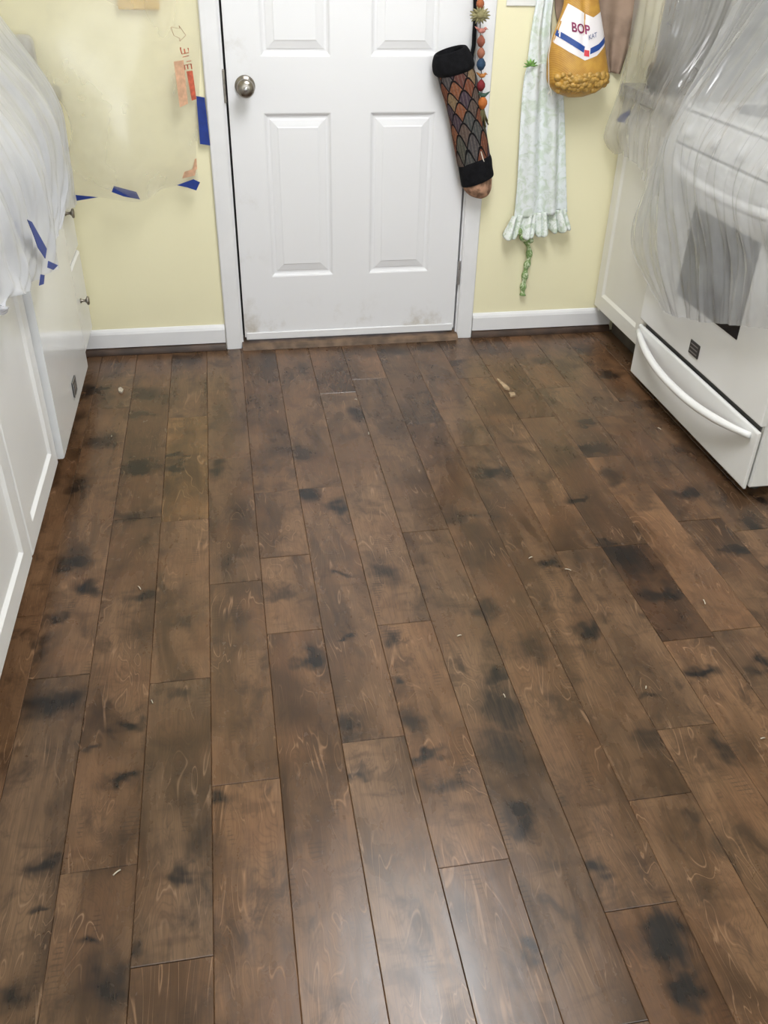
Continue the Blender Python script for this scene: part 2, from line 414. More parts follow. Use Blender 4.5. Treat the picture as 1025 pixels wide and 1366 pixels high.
def board_mesh(L, seed):
    hw, hl, b = BW / 2 - .0002, L / 2 - .0004, .0011
    vs = [(-hw, -hl, -.012), (hw, -hl, -.012), (hw, hl, -.012), (-hw, hl, -.012),
          (-hw, -hl, -b), (hw, -hl, -b), (hw, hl, -b), (-hw, hl, -b),
          (-hw + b, -hl + b, 0), (hw - b, -hl + b, 0), (hw - b, hl - b, 0), (-hw + b, hl - b, 0)]
    fs = [(3, 2, 1, 0)] + [(i, (i + 1) % 4, 4 + (i + 1) % 4, 4 + i) for i in range(4)] + [(4 + i, 4 + (i + 1) % 4, 8 + (i + 1) % 4, 8 + i) for i in range(4)] + [(8, 9, 10, 11)]
    me = bpy.data.meshes.new('floor_board'); me.from_pydata(vs, [], fs); me.update(); return me
for k, ys in cols.items():
    for i in range(len(ys) - 1):
        y1, y0 = ys[i], max(ys[i + 1], -4.6)
        if y1 - y0 < .05: continue
        o = link('floor_board', board_mesh(y1 - y0, 0), M['wood'], fl)
        o.location = (X0 + BW * (k + .5), (y0 + y1) / 2, rnd.uniform(-.0006, .0006))
        t = rnd.uniform(.86, 1.16); h = rnd.uniform(-.05, .05)
        c = tints.get((k, i), (t * (1 + h), t, t * (1 - h)))
        o.color = (*c, 1)
        boards.append((o, y0, y1, []))
for (u, v, wp, hp, s) in spots:
    c = at(u, v, 2, 0); a = at(u - wp / 2, v, 2, 0); b = at(u + wp / 2, v, 2, 0); d = at(u, v - hp / 2, 2, 0); e = at(u, v + hp / 2, 2, 0)
    for (o, y0, y1, L) in boards:
        if abs(o.location.x - c.x) < BW / 2 + .015 and y0 - .02 < c.y < y1 + .02:
            L.append((s, c.x - o.location.x, c.y - o.location.y, (b - a).length * .62, (d - e).length * .62))
for (o, y0, y1, L) in boards:
    L.sort(reverse=True)
    if not L and rnd.random() < .7:
        for q in range(rnd.choice((1, 2, 2))):
            L.append((rnd.uniform(.4, .85), rnd.uniform(-.05, .05), rnd.uniform(-.45, .45) * (y1 - y0), rnd.uniform(.02, .05), rnd.uniform(.02, .07)))
    for n_, (s, x, y, rx, ry) in enumerate(L[:6], 1):
        o['spot_%d' % n_] = [float(x), float(y), 0.0]; o['size_%d' % n_] = [float(rx), float(ry), float(s)]

# ---- walls and ceiling
DW_ = .4064; OP = .4255; OPT = 2.075
wb = B()
wb.box(XL - .1, -OP, 0, .12, -.0125, ZC); wb.box(OP, XR + .1, 0, .12, -.0125, ZC); wb.box(-OP, OP, 0, .12, OPT, ZC)
prop(wb.out('wall_back', M['wall']), 'pale yellow painted wall around the white door', kind='structure')
prop(B().box(XL - .1, XL, YF, 0, -.0125, ZC).out('wall_left', M['wall']), 'yellow wall behind the left cabinets', kind='structure')
prop(B().box(XR, XR + .1, -1.45, 0, -.0125, ZC).out('wall_right', M['wall']), 'yellow wall behind the range', kind='structure')
prop(B().box(XR + .9, XR + 1.0, YF, -1.45, -.0125, ZC).box(XR, XR + .9, -1.45, -1.35, -.0125, ZC).out('wall_side', M['wall']), 'yellow wall of the passage beside the range', kind='structure')
wf = B(); wf.box(XL - .1, -1.25, YF - .12, YF, 0, ZC); wf.box(1.45, XR + 1.0, YF - .12, YF, 0, ZC); wf.box(-1.25, 1.45, YF - .12, YF, 0, .58); wf.box(-1.25, 1.45, YF - .12, YF, 2.32, ZC)
prop(wf.out('wall_front', M['wall']), 'yellow wall opposite the door with a wide window opening added for fill light', kind='structure')
prop(B().box(XL - .1, XR + 1.0, YF - .1, .12, ZC, ZC + .08).out('ceiling', M['ceiling']), 'white ceiling of the kitchen', kind='structure')
wn = B()  # frame of the unseen window added around the fill light
for x in (-1.25, -.35, .55, 1.41): wn.box(x, x + .04, YF - .09, YF - .04, .58, 2.32)
for z in (.58, 1.43, 2.28): wn.box(-1.25, 1.45, YF - .09, YF - .04, z, z + .04)
prop(wn.out('window_fill', M['trim']), 'white frame of the wide window added for fill light opposite the door', kind='structure')

# ---- ceiling lamp
lp = empty('ceiling_light', (LAMP_C[0], LAMP_C[1], ZC), 'rectangular fluorescent ceiling light over the kitchen floor', 'lamp')
hx, hy = LAMP_S[0] / 2, LAMP_S[1] / 2
B().box(LAMP_C[0] - hx - .02, LAMP_C[0] + hx + .02, LAMP_C[1] - hy - .02, LAMP_C[1] + hy + .02, ZC - .05, ZC - .001, .006).out('housing', M['trim'], lp)
B().box(LAMP_C[0] - hx, LAMP_C[0] + hx, LAMP_C[1] - hy, LAMP_C[1] + hy, ZC - .085, ZC - .051, .01).out('diffuser', M['lamp'], lp)

# ---- baseboards, shoe mouldings, casing
def baseboard(name, x0, x1, label):
    pr = [(0, .028), (-.013, .028), (-.013, .078), (-.010, .087), (-.005, .094), (0, .096)]
    o = B().prism([(y - .0005, z) for y, z in pr], x0, x1, 0).out(name, M['trim'])
    prop(o, label, kind='structure')
    sh = [(-.0005, 0.001), (-.024, .001), (-.0235, .009), (-.020, .017), (-.014, .023), (-.006, .027), (-.0005, .0275)]
    B().prism(sh, x0, x1, 0).out('shoe_moulding', M['shoe'], o, angle=40)
baseboard('baseboard_left', -1.03, -.479, 'white baseboard with brown shoe moulding left of the door')
baseboard('baseboard_right', .479, 1.05, 'white baseboard with dark shoe moulding right of the door')
def casing(name, s, label):
    a, b = .418 * s, .477 * s
    pr = [(a, -.0005), (a, -.010), (a + .006 * s, -.014), (a + .040 * s, -.0165), (b - .004 * s, -.0165), (b, -.012), (b, -.0005)]
    o = B().prism(pr, .001, 2.145, 2).out(name, M['trim'])
    prop(o, label, kind='structure')
    return o
c1 = casing('trim_1', -1, 'white door casing on the knob side of the door')
c2 = casing('trim_2', 1, 'white door casing on the hinge side of the door')
prop(B().prism([(-.0005, 2.087), (-.012, 2.087), (-.0165, 2.13), (-.0165, 2.142), (-.0005, 2.145)], -.417, .417, 0).out('trim_3', M['trim']), 'white head casing over the door', kind='structure')
# jambs behind the casing (dark weatherstrip shows in the gap)
jm = B(); jm.box(-OP + .0005, -.4125, .0002, .115, .0, 2.07); jm.box(.4125, OP - .0005, .0002, .115, 0, 2.07); jm.box(-.4125, .4125, .0002, .115, 2.045, 2.0745)
o = jm.out('trim_4', M['trim']); prop(o, 'white door jamb with dark weatherstrip', kind='structure')
ws = B(); ws.box(-.4123, -.392, .046, .075, .03, 2.044); ws.box(.392, .4123, .046, .075, .03, 2.044)
ws.out('weatherstrip', M['rubber'], o)
st = B().box(-.419, -.4105, -.0125, -.001, .855, .955, .003, 2).out('strike_plate', M['nickel'], o); prop(st, 'dark metal strike plate')
th = B().prism([(-.038, .001), (-.034, .014), (-.020, .021), (.10, .024), (.10, .001)], -.4175, .4175, 0).out('trim_5', M['oak'])
prop(th, 'worn brown wooden threshold under the door', kind='structure')

# ---- door slab with six raised panels
DZ0, DZ1 = .040, 2.038
door = bpy.data.objects.new('door_1', None); col.objects.link(door); door.location = (0, 0, DZ0)
prop(door, 'white six-panel exterior door with nickel knob', kind='structure')
px_ = [(-.293, -.066), (.066, .293)]; pz = [(.268, .823), (.991, 1.56), (1.665, 1.905)]
xs = [-DW_ + .0015, px_[0][0], px_[0][1], px_[1][0], px_[1][1], DW_ - .0015]; zs = [DZ0, .268, .823, .991, 1.56, 1.665, 1.905, DZ1]
sl = B(); g = {}
for i, x in enumerate(xs):
    for j, z in enumerate(zs): g[i, j] = sl.bm.verts.new((x, 0, z))
for i in range(5):
    for j in range(7):
        if i in (1, 3) and j in (1, 3, 5): continue
        sl.bm.faces.new([g[i, j], g[i + 1, j], g[i + 1, j + 1], g[i, j + 1]])
def q4(a, b, c_, d): sl.bm.faces.new([sl.bm.verts.new(v) for v in (a, b, c_, d)])
x0, x1 = xs[0], xs[-1]
q4((x0, .044, DZ0), (x0, .044, DZ1), (x1, .044, DZ1), (x1, .044, DZ0)); q4((x0, 0, DZ0), (x0, 0, DZ1), (x0, .044, DZ1), (x0, .044, DZ0))
q4((x1, 0, DZ0), (x1, .044, DZ0), (x1, .044, DZ1), (x1, 0, DZ1)); q4((x0, 0, DZ1), (x1, 0, DZ1), (x1, .044, DZ1), (x0, .044, DZ1)); q4((x0, 0, DZ0), (x0, .044, DZ0), (x1, .044, DZ0), (x1, 0, DZ0))
bmesh.ops.remove_doubles(sl.bm, verts=sl.bm.verts[:], dist=1e-5)
sl.out('door_slab', M['door'], door)
prof = [(0, 0), (.004, .0015), (.007, .0055), (.013, .0085), (.019, .0085), (.023, .0065), (.044, .0025), (.047, .0010), (.050, .0010)]
for (a, b) in px_:
    for (c_, d) in pz:
        k = B(); prev = None
        for (ins, dep) in prof:
            r = [k.bm.verts.new((a + ins, dep, c_ + ins)), k.bm.verts.new((b - ins, dep, c_ + ins)), k.bm.verts.new((b - ins, dep, d - ins)), k.bm.verts.new((a + ins, dep, d - ins))]
            if prev:
                for i in range(4): k.bm.faces.new([prev[i], prev[(i + 1) % 4], r[(i + 1) % 4], r[i]])
            prev = r
        k.bm.faces.new(prev)
        k.out('door_panel', M['door'], door, fixn=False)
kx, kz = -.348, .905
kb = B().lathe([(.010, -.001), (.0325, -.001), (.033, -.004), (.030, -.009), (.018, -.011), (.0125, -.014), (.012, -.034), (.018, -.040), (.0255, -.047), (.0285, -.056), (.0275, -.064), (.022, -.070), (.012, -.0725), (.0001, -.0728)], (kx, 0, kz), (0, 1, 0), 32).out('knob', M['nickel'], door, smooth=True)
B().lathe([(.0001, -.0729), (.0062, -.0733), (.0075, -.0760), (.0060, -.0775), (.0001, -.0778)], (kx, 0, kz), (0, 1, 0), 20).out('turn_button', M['steel'], kb, smooth=True)
B().box(-.400, .400, -.006, -.0002, .030, .058, .002).out('door_sweep', M['trim'], door)
for z in (.26, 1.04, 1.82):
    h = B()
    for i in range(3): h.tube([(.4105, -.0075, z - .044 + .030 * i), (.4105, -.0075, z - .044 + .0285 + .030 * i)], .0058, 10)
    h.box(.4106, .4172, -.0068, -.0003, z - .044, z + .0445)
    h.out('hinge', M['steel'], door, angle=40)
# ================================================================== LEFT RUN
def shaker(name, x, s, y0, y1, z0, z1, mat, parent, rail=.058, th=.019, bev=.010):
    """door front facing s (+1 = towards +x): frame with recessed panel, one mesh"""
    k = B(); xf = x; xb = x - s * th; xr = x - s * .007
    o = [(y0, z0), (y1, z0), (y1, z1), (y0, z1)]
    def ring(xv, ins): return [k.bm.verts.new((xv, y0 + ins, z0 + ins)), k.bm.verts.new((xv, y1 - ins, z0 + ins)), k.bm.verts.new((xv, y1 - ins, z1 - ins)), k.bm.verts.new((xv, y0 + ins, z1 - ins))]
    rs = [ring(xb, 0), ring(xf - s * .003, 0), ring(xf, .003), ring(xf, rail), ring(xr, rail + bev)]
    k.bm.faces.new(rs[0])
    for a, b in zip(rs, rs[1:]):
        for i in range(4): k.bm.faces.new([a[i], a[(i + 1) % 4], b[(i + 1) % 4], b[i]])
    k.bm.faces.new(rs[-1])
    return k.out(name, mat, parent)
def knob(x, y, z, s, parent):
    return B().lathe([(.008, 0), (.0085, .002), (.0048, .005), (.0045, .015), (.008, .019), (.0145, .022), (.0155, .0255), (.013, .0285), (.006, .030), (.0001, .0302)], (x, y, z), (s, 0, 0), 18).out('knob', M['nickel'], parent, smooth=True)

LX = -.950
# drawer cabinet next to the back wall
dc = empty('drawer_cabinet', (-1.26, -.17, 0), 'narrow white drawer cabinet with round knobs between dishwasher and yellow wall', 'cabinet')
B().box(XL + .002, LX - .0195, -.334, -.026, .10, .868).out('body', M['cab'], dc)
B().box(XL + .002, LX - .085, -.334, -.028, .001, .0995).out('toe_kick', M['toe'], dc)
B().box(LX - .030, LX - .0195, -.0255, -.002, .09, .868).out('filler_strip', M['cab'], dc)
for (z0, z1, kz_) in ((.112, .398, .270), (.410, .700, .560), (.712, .862, None)):
    d = B().box(LX - .019, LX, -.330, -.020, z0, z1, .006, 1).out('drawer_front', M['cab'], dc)
    if kz_: knob(LX, -.175, kz_, 1, d)
    else: knob(LX, -.175, .79, 1, d)
# dishwasher
dw = empty('dishwasher', (-1.25, -.645, 0), 'glossy white dishwasher with a small silver badge near its foot', 'dishwasher')
B().box(XL + .01, -.965, -.945, -.348, .09, .866).out('tub', M['dark'], dw)
k = B()
pr = [(-.963, .098), (-.940, .098), (-.9355, .103), (-.9340, .30), (-.9340, .72), (-.938, .728), (-.963, .728)]
k.bm.free(); k = B()
vs0 = pr
k.prism([(x, z) for x, z in vs0], -.951, -.340, 1)
dpan = k.out('door_panel', M['gloss'], dw)
B().prism([(-.963, .733), (-.936, .733), (-.930, .74), (-.932, .858), (-.963, .862)], -.951, -.340, 1).out('control_panel', M['gloss'], dw)
B().box(XL + .02, -1.03, -.945, -.348, .002, .0895).out('toe_kick', M['toe'], dw)
bg = B().box(-.9350, -.9315, -.672, -.612, .148, .196, .0015).out('badge', M['badge'], dw); prop(bg, 'small dark badge with silver frame')
for (a, b, c_, d) in ((-.672, -.612, .148, .152), (-.672, -.612, .192, .196), (-.672, -.667, .152, .192), (-.617, -.612, .152, .192), (-.658, -.626, .163, .180)):
    B().box(-.9316, -.9303, a, b, c_, d).out('badge_trim', M['badge_l'], bg)
# sink base cabinet with two doors
sk = empty('sink_cabinet', (-1.26, -1.42, 0), 'white two-door base cabinet with recessed panels nearest the camera', 'cabinet')
B().box(XL + .002, LX - .0195, -1.90, -.962, .10, .868).out('body', M['cab'], sk)
B().box(XL + .002, LX - .085, -1.90, -.962, .001, .0995).out('toe_kick', M['toe'], sk)
shaker('door', LX, 1, -1.408, -.972, .099, .700, M['cab'], sk)
shaker('door', LX, 1, -1.862, -1.418, .099, .700, M['cab'], sk)
B().box(LX - .019, LX, -1.408, -.972, .712, .862, .005).out('drawer_front', M['cab'], sk)
B().box(LX - .019, LX, -1.862, -1.418, .712, .862, .005).out('drawer_front', M['cab'], sk)
B().box(XL + .002, -.925, -1.92, -.0005, .870, .910, .006, 2).out('countertop', M['counter'])
prop(bpy.data.objects['countertop'], 'grey countertop over the left cabinets, hidden under milky plastic', 'countertop')
# small appliance on the left counter under the plastic
ap = empty('charger_box', (-1.02, -.085, .9105), 'pale grey box with dark wires on the counter corner under plastic', 'appliance')
B().box(-1.09, -.975, -.098, -.020, .911, 1.055, .02, 3).out('body', M['wire'], ap, angle=40)
B().tube([(-1.02, -.101, 1.03), (-1.0, -.104, .99), (-.99, -.104, .96), (-.995, -.102, .915)], .004, 8).out('wire', M['cord'], ap, smooth=True)
B().tube([(-1.05, -.101, 1.03), (-1.02, -.105, 1.0), (-1.01, -.104, .97), (-1.02, -.102, .915)], .004, 8).out('wire', M['cord'], ap, smooth=True)

# ================================================================== RIGHT RUN
RX = .972
rc = empty('base_cabinet', (1.30, -.23, 0), 'cream white panelled base cabinet between range and yellow wall', 'cabinet')
B().box(RX + .0195, XR - .002, -.452, -.026, .108, .868).out('body', M['cabr'], rc)
B().box(RX + .085, XR - .002, -.452, -.028, .001, .1075).out('toe_kick', M['toe'], rc)
B().box(RX + .0195, RX + .03, -.0255, -.002, .09, .868).out('filler_strip', M['cabr'], rc)
shaker('door', RX, -1, -.448, -.012, .112, .862, M['cabr'], rc, rail=.055, bev=.012)
B().box(.945, XR - .002, -.455, -.0005, .870, .910, .006, 2).out('countertop', M['counter'])
prop(bpy.data.objects['countertop.001'], 'grey countertop beside the range under plastic', 'countertop')
ts = empty('dark_item', (1.03, -.205, .9105), 'dark rounded block on the right counter blurred by plastic', 'appliance')  # plain dark block of unidentified kind on the counter
B().box(.975, 1.09, -.29, -.12, .922, .992, .02, 3).out('body', M['dark_item'], ts, angle=50)
B().box(.985, 1.08, -.28, -.13, .911, .9215).out('base', M['dark'], ts)
o = B().box(XR - .012, XR - .0005, -1.34, -.011, .912, 1.75).box(1.06, XR - .0005, -.010, -.0005, .912, 1.75).out('trim_6', M['splash']); prop(o, 'grey backsplash panel behind range and counter', kind='structure')

RF = .946; RY0, RY1 = -1.270, -.468
rg = empty('range', (1.30, -.87, 0), 'white kitchen range with storage drawer and bowed handle under plastic', 'range')
B().box(.968, XR - .03, RY0 + .004, RY1 - .004, .030, .905, .006).out('body', M['range'], rg)
for yy in (RY0 + .06, RY1 - .06):
    for xx in (1.02, 1.55): B().lathe([(.018, .001), (.018, .012), (.008, .014), (.008, .031)], (xx, yy, 0), (0, 0, 1), 12).out('foot', M['rubber'], rg)
B().box(.9635, .9675, RY0 + .02, RY1 - .02, .20, .26).out('gap_shade_strip', M['gapgrey'], rg)  # dark grey strip that paints the shade inside the gap above the drawer
# storage drawer
k = B().prism([(.957, .032), (RF + .003, .032), (RF, .038), (RF, .208), (RF + .003, .213), (.957, .213)], RY0, RY1, 1)
drw = k.out('drawer', M['range'], rg); bv = drw.modifiers.new('bevel', 'BEVEL'); bv.width = .0025; bv.segments = 2; bv.limit_method = 'ANGLE'
def bow(y0, y1, z, zs, x, out, r, flat, n=24):
    pts = []; rad = []
    for i in range(n + 1):
        t = i / n; b = 1 - abs(2 * t - 1) ** 2.2
        pts.append((x - .004 - out * b, y0 + (y1 - y0) * t, z - zs * b)); rad.append(r * (.72 + .28 * min(1, b * 1.6)))
    return pts, rad
pts, rad = bow(RY0 + .028, RY1 - .012, .192, .030, RF, .044, .0125, 1)
B().tube(pts, rad, 14).out('bow_handle', M['range'], drw, smooth=True)
# oven door
k = B().prism([(.966, .231), (RF + .003, .231), (RF, .235), (RF, .800), (RF + .006, .806), (.966, .806)], RY0, RY1, 1)
ov = k.out('oven_door', M['range'], rg); bv = ov.modifiers.new('bevel', 'BEVEL'); bv.width = .0025; bv.segments = 2; bv.limit_method = 'ANGLE'
B().box(RF - .0016, RF - .0003, -1.062, -.680, .398, .668, 0).out('window', M['blackglass'], ov)
pts, rad = bow(RY0 + .03, RY1 - .03, .760, .012, RF, .050, .0145, 1)
B().tube(pts, rad, 14).out('door_handle', M['range'], ov, smooth=True)
bg = B().box(RF - .0038, RF - .0003, -.888, -.828, .262, .306, .0015).out('badge', M['badge'], ov); prop(bg, 'small dark grey badge')
for z in (.272, .284, .296): B().box(RF - .0046, RF - .0036, -.880, -.836, z - .0016, z + .0016).out('badge_line', M['badge_l'], bg)
cp = B().prism([(.966, .815), (RF + .002, .815), (RF + .006, .895), (.975, .908)], RY0, RY1, 1).out('control_panel', M['range'], rg)
for i in range(5):
    y = -.56 - .155 * i
    B().lathe([(.024, 0), (.024, .006), (.019, .010), (.018, .026), (.0001, .027)], (RF + .003, y, .855), (-1, 0, .06), 20).out('burner_knob', M['range'], cp, angle=40)
B().box(.952, XR - .03, RY0 + .002, RY1 - .002, .9085, .918, .003).out('cooktop', M['range'], rg)
for (x, y, r) in ((1.12, -.66, .09), (1.12, -1.08, .075), (1.42, -.66, .075), (1.42, -1.08, .09)):
    k = B(); t = 2 * math.pi
    k.tube([(x + (r * (.25 + .75 * a / 60)) * math.cos(t * a / 20), y + (r * (.25 + .75 * a / 60)) * math.sin(t * a / 20), .925) for a in range(61)], .006, 8)
    k.out('burner', M['dark_item'], rg, smooth=True)
B().box(XR - .10, XR - .03, RY0 + .002, RY1 - .002, .919, 1.10, .012, 2).out('back_guard', M['range'], rg)
B().box(1.035, 1.060, RY0 - .006, RY0 + .0035, .155, .185, .003).out('side_clip', M['gloss'], rg)

# ================================================================== THINGS ON THE BACK WALL
def catmull(P, t):
    n = len(P) - 1; x = min(max(t, 0), 1) * n; i = min(int(x), n - 1); f = x - i
    p0, p1, p2, p3 = P[max(i - 1, 0)], P[i], P[i + 1], P[min(i + 2, n)]
    return .5 * ((2 * p1) + (p2 - p0) * f + (2 * p0 - 5 * p1 + 4 * p2 - p3) * f * f + (3 * p1 - p0 - 3 * p2 + p3) * f ** 3)
def linp(P, t):
    n = len(P) - 1; x = min(max(t, 0), 1) * n; i = min(int(x), n - 1); f = x - i
    return P[i] * (1 - f) + P[i + 1] * f
def ringtube(pairs, y, dep, sub=6, n=36, cap=True, interp=catmull):
    """pairs of left/right outline pixels at depth y; dep = half depth per pair -> rows of points, seam at the back"""
    L = [at(*a, 1, y) for a, b in pairs]; R = [at(*b, 1, y) for a, b in pairs]; D = [Vector((d, 0, 0)) for d in dep]
    rows = []; m = (len(pairs) - 1) * sub
    for i in range(m + 1):
        t = i / m; l, r, d = interp(L, t), interp(R, t), interp(D, t).x
        c = (l + r) / 2; h = (r - l) / 2
        rows.append([c + h * math.cos(a) + Vector((0, -d * math.sin(a), 0)) for a in [math.pi * .5 + math.pi + 2 * math.pi * j / n for j in range(n + 1)]])
    return rows

# ---- knitted bag holder shaped like a stocking
yk = -.052
sb = empty('bag_holder', at(612, 255, 1, -.05), 'stocking-shaped knit bag holder with black cuff and fish-scale pattern', 'bag holder')
rows = ringtube([((583, 97), (631, 86)), ((588, 118), (637, 106)), ((595, 140), (640, 128)), ((600, 162), (644, 150)), ((604, 186), (649, 176)), ((611, 222), (654, 207))], yk, [.042, .044, .044, .042, .040, .040])
B().grid(rows, uv=True).out('knit_body', M['knit'], sb, smooth=True)
rows = ringtube([((611, 219), (654, 205)), ((612, 224), (656, 211)), ((614, 236), (657, 222)), ((616, 248), (658.5, 232)), ((617.5, 249.5), (656, 234))], yk, [.040, .043, .043, .043, .038], 4)
B().grid(rows).out('black_band', M['black_knit'], sb, smooth=True)
rows = ringtube([((617, 247), (656, 231)), ((620, 254), (656, 243)), ((626, 260), (655, 252)), ((634, 263.5), (651, 260)), ((641, 265), (644, 264.5))], yk, [.038, .036, .03, .018, .002], 4)
B().grid(rows).out('toe', M['tan_knit'], sb, smooth=True)
rows = ringtube([((586, 104), (631, 90)), ((579, 99), (633, 85)), ((577, 87), (630, 74)), ((579.5, 75), (623, 61)), ((583, 74), (618, 62)), ((586, 84), (621, 73)), ((588, 100), (625, 88))], yk, [.044, .050, .051, .051, .047, .042, .036], 4)
B().grid(rows).out('cuff', M['black_knit'], sb, smooth=True)
B().grid([[at(626, 84, 1, -.06), at(631, 84, 1, -.055)], [at(630, 60, 1, -.03), at(635, 60, 1, -.03)], [at(632, 20, 1, -.022), at(637, 20, 1, -.022)], [at(632, -40, 1, -.022), at(637, -40, 1, -.022)]]).out('strap', M['black_knit'], sb, smooth=True)
bpy.data.objects['strap'].modifiers.new('s', 'SOLIDIFY').thickness = .003
tg = B().tube([at(641.5, 202, 1, -.088), at(645.5, 216, 1, -.088)], .0032, 8, flat=.5).out('white_tag', M['string'], sb)

# ---- garland of beads and cloth birds
gl = empty('bird_garland', at(642, 165, 1, -.02), 'hanging string of small cloth birds and beads on the door casing', 'garland')
GY = -.076
B().tube([at(641, -50, 1, GY), at(641, 40, 1, GY), at(642.5, 100, 1, GY), at(644, 150, 1, GY)], .0016, 8).out('string', M['cord'], gl)
gm = lambda n_, c: M.setdefault(n_, plain(n_, c, .8, .15, 60, .2, 200))
for u, v, r, c in ((641, 5, 6, ('bead_orange', (.45, .14, .05))), (642, 55, 6.2, ('bead_rust', (.33, .10, .06))), (642, 70.5, 6, ('bead_terracotta', (.42, .16, .10))), (642, 85.5, 7, ('bead_blue', (.02, .06, .13))), (642, 114, 6.5, ('bead_red', (.20, .012, .02))), (644, 137, 7.5, ('bead_bright_orange', (.55, .16, .03)))):
    p = at(u, v, 1, GY); s = r / 370
    B().lathe([(.0001, -s * 1.1), (s * .45, -s * .85), (s * .8, -s * .2), (s * .75, s * .3), (s * .4, s * .8), (.0001, s * 1.15)], p, (0, 0, 1), 14).out('bead', gm(*c), gl, smooth=True)
def bird(u, v, s, c, flip):
    p = at(u, v, 1, GY - .002); k = B(); f = -1 if flip else 1
    k.ball(p, s * .95, s * .55, s * .55)
    k.ball(p + Vector((f * s * .85, 0, s * .45)), s * .38, s * .34, s * .36)
    k.tube([p + Vector((f * s * 1.1, 0, s * .45)), p + Vector((f * s * 1.6, 0, s * .25))], [s * .16, s * .02], 8)
    k.tube([p + Vector((-f * s * .6, 0, s * .1)), p + Vector((-f * s * 1.3, 0, s * .55)), p + Vector((-f * s * 1.75, 0, s * .9))], [s * .38, s * .24, s * .05], 8)
    k.out('bird', gm(*c), gl, smooth=True)
bird(643, 41, .0135, ('bird_pink', (.55, .22, .18)), False)
bird(643.5, 101, .0120, ('bird_ochre', (.50, .20, .05)), False)
bird(645, 127, .0125, ('bird_teal', (.05, .10, .07)), True)
k = B(); p = at(640, 20, 1, GY - .004); k.ball(p, .018, .014, .014); rr = random.Random(3)
for i in range(16):
    a = 2 * math.pi * i / 16; q = p + Vector((math.cos(a) * .034, rr.uniform(-.01, .004), math.sin(a) * .026))
    k.tube([p, p * .4 + q * .6 + Vector((0, -.004, 0)), q], [.005, .0045, .001], 6)
k.out('fringed_bird', gm('bird_olive', (.30, .27, .13)), gl, smooth=True)
k = B(); p = at(644.5, 142, 1, GY); rr = random.Random(5)
for i in range(12):
    q = at(644.5 + rr.uniform(-8, 8), 168 + rr.uniform(-10, 3), 1, GY + rr.uniform(-.008, .006))
    k.tube([p, (p + q) / 2 + Vector((rr.uniform(-.004, .004), 0, 0)), q], [.003, .0035, .0025], 6)
k.out('tassel', gm('tassel_olive', (.14, .12, .05)), gl, smooth=True)

# ---- apron
apn = empty('apron', at(715, 320, 1, -.03), 'pale green and white printed apron with ruffled hem hanging on the yellow wall', 'apron')
def cloth(pairs, y, folds, amp, sub=8, nc=48, phase=0.0, grow=0.0, interp=catmull, thick=.0025, name='cloth', mat=None, parent=None):
    L = [at(*a, 1, y) for a, b in pairs]; R = [at(*b, 1, y) for a, b in pairs]; rows = []; m = (len(pairs) - 1) * sub
    for i in range(m + 1):
        t = i / m; l, r = interp(L, t), interp(R, t); row = []
        for j in range(nc + 1):
            s = j / nc; A = amp * (1 - grow + grow * t)
            w_ = math.sin(s * folds * 2 * math.pi + phase + .5 * math.sin(2.3 * t + s * 5)) * A + .5 * A * math.sin(s * folds * 4.3 + 1.7 + t * 2)
            row.append(l * (1 - s) + r * s + Vector((0, -abs(A) * 1.5 + w_, 0)))
        rows.append(row)
    o = B().grid(rows).out(name, mat, parent, smooth=True)
    o.modifiers.new('s', 'SOLIDIFY').thickness = thick
    return o
cloth([((724, -50), (744, -50)), ((716, 0), (738, 0)), ((709, 40), (735, 40)), ((704, 78), (738, 80)), ((702, 95), (742, 96))], -.012, 2.2, .008, name='bib', mat=M['apron'], parent=apn)
cloth([((704, 84), (744, 82)), ((698, 107), (749, 110)), ((693, 165), (752, 165)), ((689, 240), (753, 228)), ((684, 290), (754, 280))], -.014, 2.6, .013, grow=.4, name='skirt', mat=M['apron'], parent=apn)
# ruffle with its own deep gathers
Lt, Rt, Lb, Rb = at(683, 288, 1, -.03), at(754, 278, 1, -.03), at(671, 316, 1, -.035), at(761, 303, 1, -.035)
rows = []
for i in range(13):
    t = i / 12; row = []
    for j in range(121):
        s = j / 120; a = (.3 + .7 * t) * .016
        ph = s * 9 * 2 * math.pi + 1.5 * math.sin(s * 13) + .6 * math.sin(s * 31 + t); a *= 1.1 + .5 * math.sin(s * 23)
        p = (Lt * (1 - s) + Rt * s) * (1 - t) + (Lb * (1 - s) + Rb * s) * t
        row.append(p + Vector((math.cos(ph) * a * .35, math.sin(ph) * a - .006, math.sin(ph * .5 + 1) * .006 * t - .010 * t * math.sin(s * math.pi) + (.006 * math.sin(ph + .8) * t))))
    rows.append(row)
o = B().grid(rows).out('ruffle', M['ruffle'], apn, smooth=True); o.modifiers.new('s', 'SOLIDIFY').thickness = .0015
# gathered tie hanging below the hem
k = B(); pts = [at(701, 318, 1, -.03), at(706, 332, 1, -.026), at(705.5, 346, 1, -.022), at(702, 358, 1, -.018), at(700, 372, 1, -.016), at(698, 384, 1, -.016), at(697.5, 394, 1, -.016)]
pp = [catmull(pts, i / 30) for i in range(31)]
k.tube(pp, [.0105 + .003 * math.sin(i * 1.1) for i in range(31)], 10, flat=.6).out('tie', M['tie'], apn, smooth=True)
B().ball(at(700, 316, 1, -.036), .020, .012, .018).ball(at(708, 321, 1, -.034), .012, .010, .010).ball(at(693, 309, 1, -.04), .012, .008, .014).out('tie_knot', M['tie'], apn, smooth=True)
k = B(); p = at(708, 88, 1, -.044)
for a in range(7):
    t = a * math.pi / 6 + .1; q = p + Vector((math.cos(t) * .026, -.002, math.sin(t) * .022))
    k.tube([p, (p + q) / 2 + Vector((0, -.001, 0)), q], [.002, .0055, .001], 8, flat=.4)
